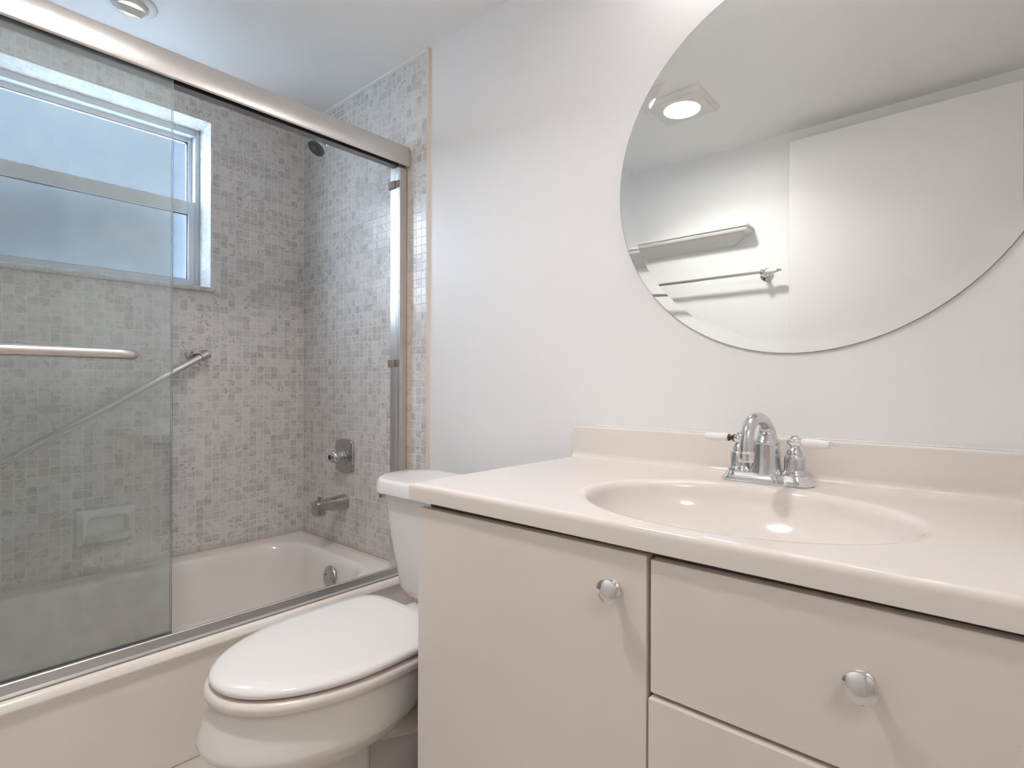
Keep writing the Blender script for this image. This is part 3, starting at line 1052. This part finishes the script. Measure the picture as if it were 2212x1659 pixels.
for s in (0.965, 0.945, 0.915, 0.87, 0.81, 0.73, 0.63, 0.5, 0.36, 0.22, 0.09):
    q = min(1.0, s / 0.978)
    rings.append([ell_pt(a, s, CT1 - 0.014 - 0.122 * (1 - q ** 2.2) ** 0.62, 0.012 * (1 - s)) for a in angs])
loft(bm, rings, False, True)
obj('counter', bm, 'marble top', ct, ang=50)
bm = nb()
BT = 0.8615
prof = [(-0.003, CT1 - 0.002)]
for k in range(7):
    a = rad(90 * k / 6)
    prof.append((-0.021 - 0.014 + 0.014 * sin(a) if False else -0.035 + 0.014 * sin(a), CT1 + 0.014 - 0.014 * cos(a)))
prof += [(-0.021, BT - 0.005), (-0.0195, BT - 0.0015), (-0.016, BT), (-0.003, BT)]
prism(bm, prof, 'x', x0 + 0.002, x1)
obj('backsplash', bm, 'marble top', ct, ang=50)
bm = nb()
lathe(bm, (BCX, BCY + 0.010, CT1 - 0.1385), (0, 0, 1), [(0, 0.024), (0.003, 0.024), (0.004, 0.020), (0.002, 0.016), (0.002, 0.0003)])
dn = obj('drain', bm, 'worn chrome', ct)
dn['label'] = 'chrome sink drain'
bm = nb()
tube(bm, [(x0 + 0.06, -0.0030, BT + 0.0008), (XR - 0.01, -0.0030, BT + 0.0008)], 0.0022, 10)
obj('caulk_bead', bm, 'caulk', ct)

# ------------------------------------------------------------------ faucet
FX, FYC, FZ = 2.0100, -0.098, CT1
fa = thing('faucet', 'chrome faucet with two white porcelain levers behind the sink', 'faucet', (FX, FYC, FZ))


def stad(hl, hw, z, n=14):
    pts = []
    for k in range(n + 1):
        a = rad(-90 + 180 * k / n)
        pts.append((FX + hl - hw + hw * cos(a), FYC + hw * sin(a), z))
    for k in range(n + 1):
        a = rad(90 + 180 * k / n)
        pts.append((FX - hl + hw + hw * cos(a), FYC + hw * sin(a), z))
    return pts


bm = nb()
loft(bm, [stad(0.085, 0.030, FZ + 0.0005), stad(0.086, 0.031, FZ + 0.003), stad(0.0845, 0.0295, FZ + 0.006), stad(0.079, 0.0265, FZ + 0.011), stad(0.0765, 0.0255, FZ + 0.017), stad(0.074, 0.024, FZ + 0.0195), stad(0.068, 0.019, FZ + 0.0205)])
obj('base_plate', bm, 'chrome', fa, ang=40)
# spout: bell body then the goose neck
bm = nb()
zb = FZ + 0.019
lathe(bm, (FX, FYC, zb), (0, 0, 1), [(0, 0.0300), (0.003, 0.0300), (0.006, 0.0285), (0.020, 0.0265), (0.056, 0.0235), (0.0575, 0.0250), (0.061, 0.0250), (0.063, 0.0235), (0.068, 0.020), (0.074, 0.017)])
z1 = zb + 0.066
path = bez((FX, FYC, z1), (FX, FYC + 0.010, z1 + 0.022), (FX, FYC - 0.012, FZ + 0.1275), (FX, FYC - 0.060, FZ + 0.1275), 12)
path += bez((FX, FYC - 0.060, FZ + 0.1275), (FX, FYC - 0.098, FZ + 0.1275), (FX, FYC - 0.116, FZ + 0.112), (FX, FYC - 0.118, FZ + 0.068), 12)[1:]
rr = [0.0195 - 0.0078 * min(1, i / 6.0) for i in range(len(path))]
tube(bm, path, rr, 28)
spt = obj('spout', bm, 'worn chrome', fa, ang=50)
bm = nb()
lathe(bm, (FX, FYC - 0.1178, FZ + 0.071), (0, -0.04, -1), [(0, 0.0120), (0.001, 0.0138), (0.003, 0.0142), (0.004, 0.0134), (0.017, 0.0134), (0.0195, 0.0128), (0.0195, 0.009), (0.015, 0.008), (0.015, 0.0003)], 30)
obj('aerator', bm, 'chrome', spt)
bm = nb()
lathe(bm, (FX, FYC + 0.026, zb + 0.058), (0, 0, 1), [(-0.05, 0.0022), (0.012, 0.0022), (0.014, 0.006), (0.020, 0.0075), (0.026, 0.005), (0.028, 0.0005)], 18)
obj('lift_rod', bm, 'chrome', fa)
for s in (-1, 1):
    hxp = FX + s * 0.0508
    bm = nb()
    lathe(bm, (hxp, FYC, zb), (0, 0, 1), [(0, 0.0230), (0.003, 0.0230), (0.006, 0.0212), (0.009, 0.0194), (0.012, 0.0188), (0.029, 0.0186), (0.035, 0.0176), (0.038, 0.0158), (0.0392, 0.0138), (0.0405, 0.0138), (0.0412, 0.0144), (0.0455, 0.0138), (0.050, 0.0112), (0.053, 0.0088), (0.056, 0.0085)], 36)
    hb = obj('handle_body', bm, 'worn chrome', fa, ang=40)
    bm = nb()
    lathe(bm, (hxp, FYC, zb + 0.0555), (0, 0, 1), [(0, 0.0085), (0.003, 0.0120), (0.008, 0.0142), (0.012, 0.0135), (0.016, 0.0095), (0.0175, 0.0065), (0.0195, 0.0065), (0.021, 0.004), (0.0215, 0.0004)], 32)
    obj('handle_hub', bm, 'chrome', hb, ang=40)
    ld = Vector((s * 1.0, -0.06, -0.03 if s > 0 else 0.03)).normalized()
    lo = Vector((hxp, FYC, zb + 0.0635))
    bm = nb()
    lathe(bm, lo + ld * (0.0125 if s > 0 else 0.024), ld, [(0, 0.0068), (0.003, 0.0080), (0.012, 0.0086), (0.024, 0.0088), (0.034, 0.0082), (0.042, 0.0066), (0.047, 0.0050), (0.0485, 0.003), (0.049, 0.0003)], 26)
    lv = obj('lever', bm, 'porcelain', hb, ang=40)
    lv['label'] = 'white porcelain lever'
    bm = nb()
    if s < 0:
        lathe(bm, lo + ld * 0.010, ld, [(0, 0.0085), (0.006, 0.0055), (0.0065, 0.0048), (0.010, 0.0048), (0.0105, 0.0070), (0.0135, 0.0072), (0.0145, 0.006)], 22)
        obj('ferrule', bm, 'brass', hb)
    else:
        lathe(bm, lo + ld * 0.0605, ld, [(0, 0.0072), (0.0015, 0.0075), (0.003, 0.006), (0.007, 0.0042), (0.010, 0.002), (0.0105, 0.0002)], 22)
        obj('finial', bm, 'chrome', hb)

# ------------------------------------------------------------------ round mirror
mi = thing('mirror', 'large round frameless mirror on the wall above the faucet', 'mirror', (2.038, 0, 1.038))
mc, MR = (2.038, -0.0005, 1.4490), 0.411
bm = nb()
lathe(bm, mc, (0, -1, 0), [(0, MR + 0.0009), (0.0047, MR + 0.0009), (0.0047, MR)], 160, True, False)
obj('mirror_backing', bm, 'dark metal', mi)
bm = nb()
lathe(bm, mc, (0, -1, 0), [(0.0046, MR), (0.0038, MR - 0.026), (0.0038, 0.2), (0.0038, 0.0003)], 160, False, False)
obj('mirror_glass', bm, 'mirror', mi, ang=0.4)

# ------------------------------------------------------------------ lamps
LX, LY = 1.367, -0.950
sl = thing('ceiling_light', 'square white ceiling lamp lit over the middle of the room', 'ceiling light', (LX, LY, ZC))
bm = nb()
circ = [2 * PI * (i + 0.5) / 72 for i in range(72)]


def sq(hx, hy, z):
    out = []
    for a in circ:
        t = min(hx / max(1e-6, abs(cos(a))), hy / max(1e-6, abs(sin(a))))
        out.append(Vector((LX + t * cos(a), LY + t * sin(a), z)))
    return out


def cr(r, z):
    return [Vector((LX + r * cos(a), LY + r * sin(a), z)) for a in circ]


loft(bm, [sq(0.120, 0.115, ZC - 0.0005), sq(0.1195, 0.1145, ZC - 0.006), sq(0.112, 0.107, ZC - 0.018), sq(0.110, 0.105, ZC - 0.019), sq(0.106, 0.101, ZC - 0.0185),
          sq(0.105, 0.100, ZC - 0.022), sq(0.103, 0.098, ZC - 0.023), cr(0.076, ZC - 0.023), cr(0.073, ZC - 0.0215), cr(0.071, ZC - 0.008), cr(0.02, ZC - 0.004)])
obj('housing', bm, 'lamp white', sl, ang=30)
bm = nb()
lathe(bm, (LX, LY, ZC - 0.008), (0, 0, -1), [(0, 0.060), (0.004, 0.0655), (0.007, 0.064), (0.010, 0.052), (0.0115, 0.001)], 40)
b = obj('bulb', bm, 'bulb square', sl)
b['label'] = 'glowing round lamp face'
ld_ = bpy.data.lights.new('lamp_beam', 'AREA')      # the reflector bulb's downward beam
ld_.shape = 'DISK'
ld_.size = 0.125
ld_.spread = rad(135)
ld_.energy = P_SQUARE
ld_.color = WARM
lb = bpy.data.objects.new('lamp_beam', ld_)
COL.objects.link(lb)
lb.parent = sl
lb.location = (0, 0, -0.0215)

EX, EY = 0.354, -0.753
el = thing('ceiling_light', 'round white eyeball lamp in the ceiling over the bathtub', 'ceiling light', (EX, EY, ZC))
bm = nb()
lathe(bm, (EX, EY, ZC - 0.0003), (0, 0, -1), [(0, 0.0715), (0.002, 0.0715), (0.005, 0.069), (0.007, 0.060), (0.0072, 0.051), (0.0045, 0.0495), (0.0045, 0.048), (0.0065, 0.0465), (0.004, 0.0445), (0.001, 0.044)], 56, True, False)
obj('trim_ring', bm, 'lamp white', el, ang=30)
ed = Vector((-0.42, 0.02, -0.91)).normalized()
ec = Vector((EX, EY, ZC - 0.0015))
bm = nb()
lathe(bm, ec - Vector((0, 0, 0.0)), ed, [(0.010, 0.0424), (0.018, 0.0393), (0.0265, 0.0335), (0.0295, 0.0300), (0.0280, 0.0275), (0.018, 0.026)], 40, False, False)
lathe(bm, ec, (0, 0, -1), [(0.0, 0.0437), (0.010, 0.0425), (0.0175, 0.0395)], 40, True, False)
eb = obj('eyeball', bm, 'lamp white', el, ang=30)
bm = nb()
lathe(bm, ec, ed, [(0.016, 0.0255), (0.022, 0.0235), (0.027, 0.019), (0.0305, 0.010), (0.0315, 0.0003)], 30)
obj('bulb', bm, 'bulb eye', eb)

vl = thing('wall_light', 'chrome bar with three white globes above the mirror', 'wall light', (2.04, 0, 1.95))
bm = nb()
box(bm, 1.78, 2.30, -0.030, -0.0005, 1.965, 2.065, 0.008, 3)
obj('back_plate', bm, 'chrome', vl)
for x in (1.865, 2.04, 2.215):
    bm = nb()
    lathe(bm, (x, -0.030, 2.015), (0, -1, 0), [(0, 0.024), (0.012, 0.022), (0.018, 0.018)])
    sk = obj('socket', bm, 'chrome', vl)
    bm = nb()
    bmesh.ops.create_uvsphere(bm, u_segments=28, v_segments=16, radius=0.043, matrix=Matrix.Translation((x, -0.086, 2.015)))
    obj('globe', bm, 'bulb vanity', sk)

hl = thing('ceiling_light', 'added fill lamp, a flush dome on the hallway ceiling', 'ceiling light', (3.05, -1.72, 2.40))  # unseen lamp, added as frontal fill through the doorway
bm = nb()
lathe(bm, (3.05, -1.72, 2.3995), (0, 0, -1), [(0, 0.17), (0.02, 0.17), (0.022, 0.155)], 40)
obj('pan', bm, 'lamp white', hl)
bm = nb()
lathe(bm, (3.05, -1.72, 2.377), (0, 0, -1), [(0, 0.155), (0.03, 0.145), (0.06, 0.11), (0.078, 0.06), (0.083, 0.001)], 40)
obj('dome', bm, 'bulb hall fill', hl)

# ------------------------------------------------------------------ opposite wall, seen in the mirror
sw = YB
bm = nb()
crown = [(0.0, 1.652), (0.010, 1.652), (0.012, 1.660), (0.018, 1.664), (0.026, 1.668), (0.038, 1.680), (0.056, 1.692), (0.068, 1.696), (0.072, 1.702), (0.084, 1.704), (0.088, 1.712), (0.088, 1.722), (0.095, 1.722), (0.095, 1.730), (0.0, 1.730)]
rings = []
for side in (-1, 1):
    pass
xa, xb2 = 0.84, 1.478
# mitred returns: the profile is swept left end -> front -> right end
secs = []
for mode in ('la', 'l', 'r', 'ra'):
    ring = []
    for d_, z_ in crown:
        if mode == 'la':
            ring.append((xa + 0.095 - d_, sw, z_))
        elif mode == 'l':
            ring.append((xa + 0.095 - d_, sw + d_, z_))
        elif mode == 'r':
            ring.append((xb2 - 0.095 + d_, sw + d_, z_))
        else:
            ring.append((xb2 - 0.095 + d_, sw, z_))
    secs.append(ring)
loft(bm, secs)
shf = obj('wall_shelf', bm, 'shelf white', None, ang=25)
tag(shf, 'white moulded ledge shelf above the towel bar, seen in the mirror', 'shelf')

tw = thing('towel_rail', 'chrome towel bar with porcelain ends on the opposite wall, seen in the mirror', 'towel bar', (1.23, sw, 1.49))
zt, yt = 1.4975, sw + 0.064
bm = nb()
tube(bm, [(0.93, yt, zt), (1.23, yt, zt), (1.535, yt, zt)], 0.0075, 18)
obj('bar', bm, 'chrome', tw)
for x, s in ((1.537, 1), (0.928, -1)):
    bm = nb()
    lathe(bm, (x, sw + 0.0005, zt - 0.002), (0, 1, 0), [(0, 0.030), (0.004, 0.030), (0.008, 0.026), (0.012, 0.017), (0.020, 0.011), (0.040, 0.0095), (0.052, 0.012), (0.064, 0.0165), (0.074, 0.014), (0.080, 0.006), (0.081, 0.0004)], 36)
    pst = obj('post', bm, 'chrome', tw, ang=40)
    bm = nb()
    lathe(bm, (x + s * 0.014, yt, zt), (s, 0, 0), [(0, 0.0085), (0.004, 0.0105), (0.018, 0.0120), (0.034, 0.0115), (0.046, 0.0085), (0.049, 0.006)], 24)
    obj('porcelain_end', bm, 'porcelain', pst)
    bm = nb()
    lathe(bm, (x + s * 0.063, yt, zt), (s, 0, 0), [(0, 0.0085), (0.003, 0.009), (0.005, 0.0065), (0.009, 0.0045), (0.013, 0.0065), (0.018, 0.0045), (0.0195, 0.0004)], 20)
    obj('finial', bm, 'chrome', pst)
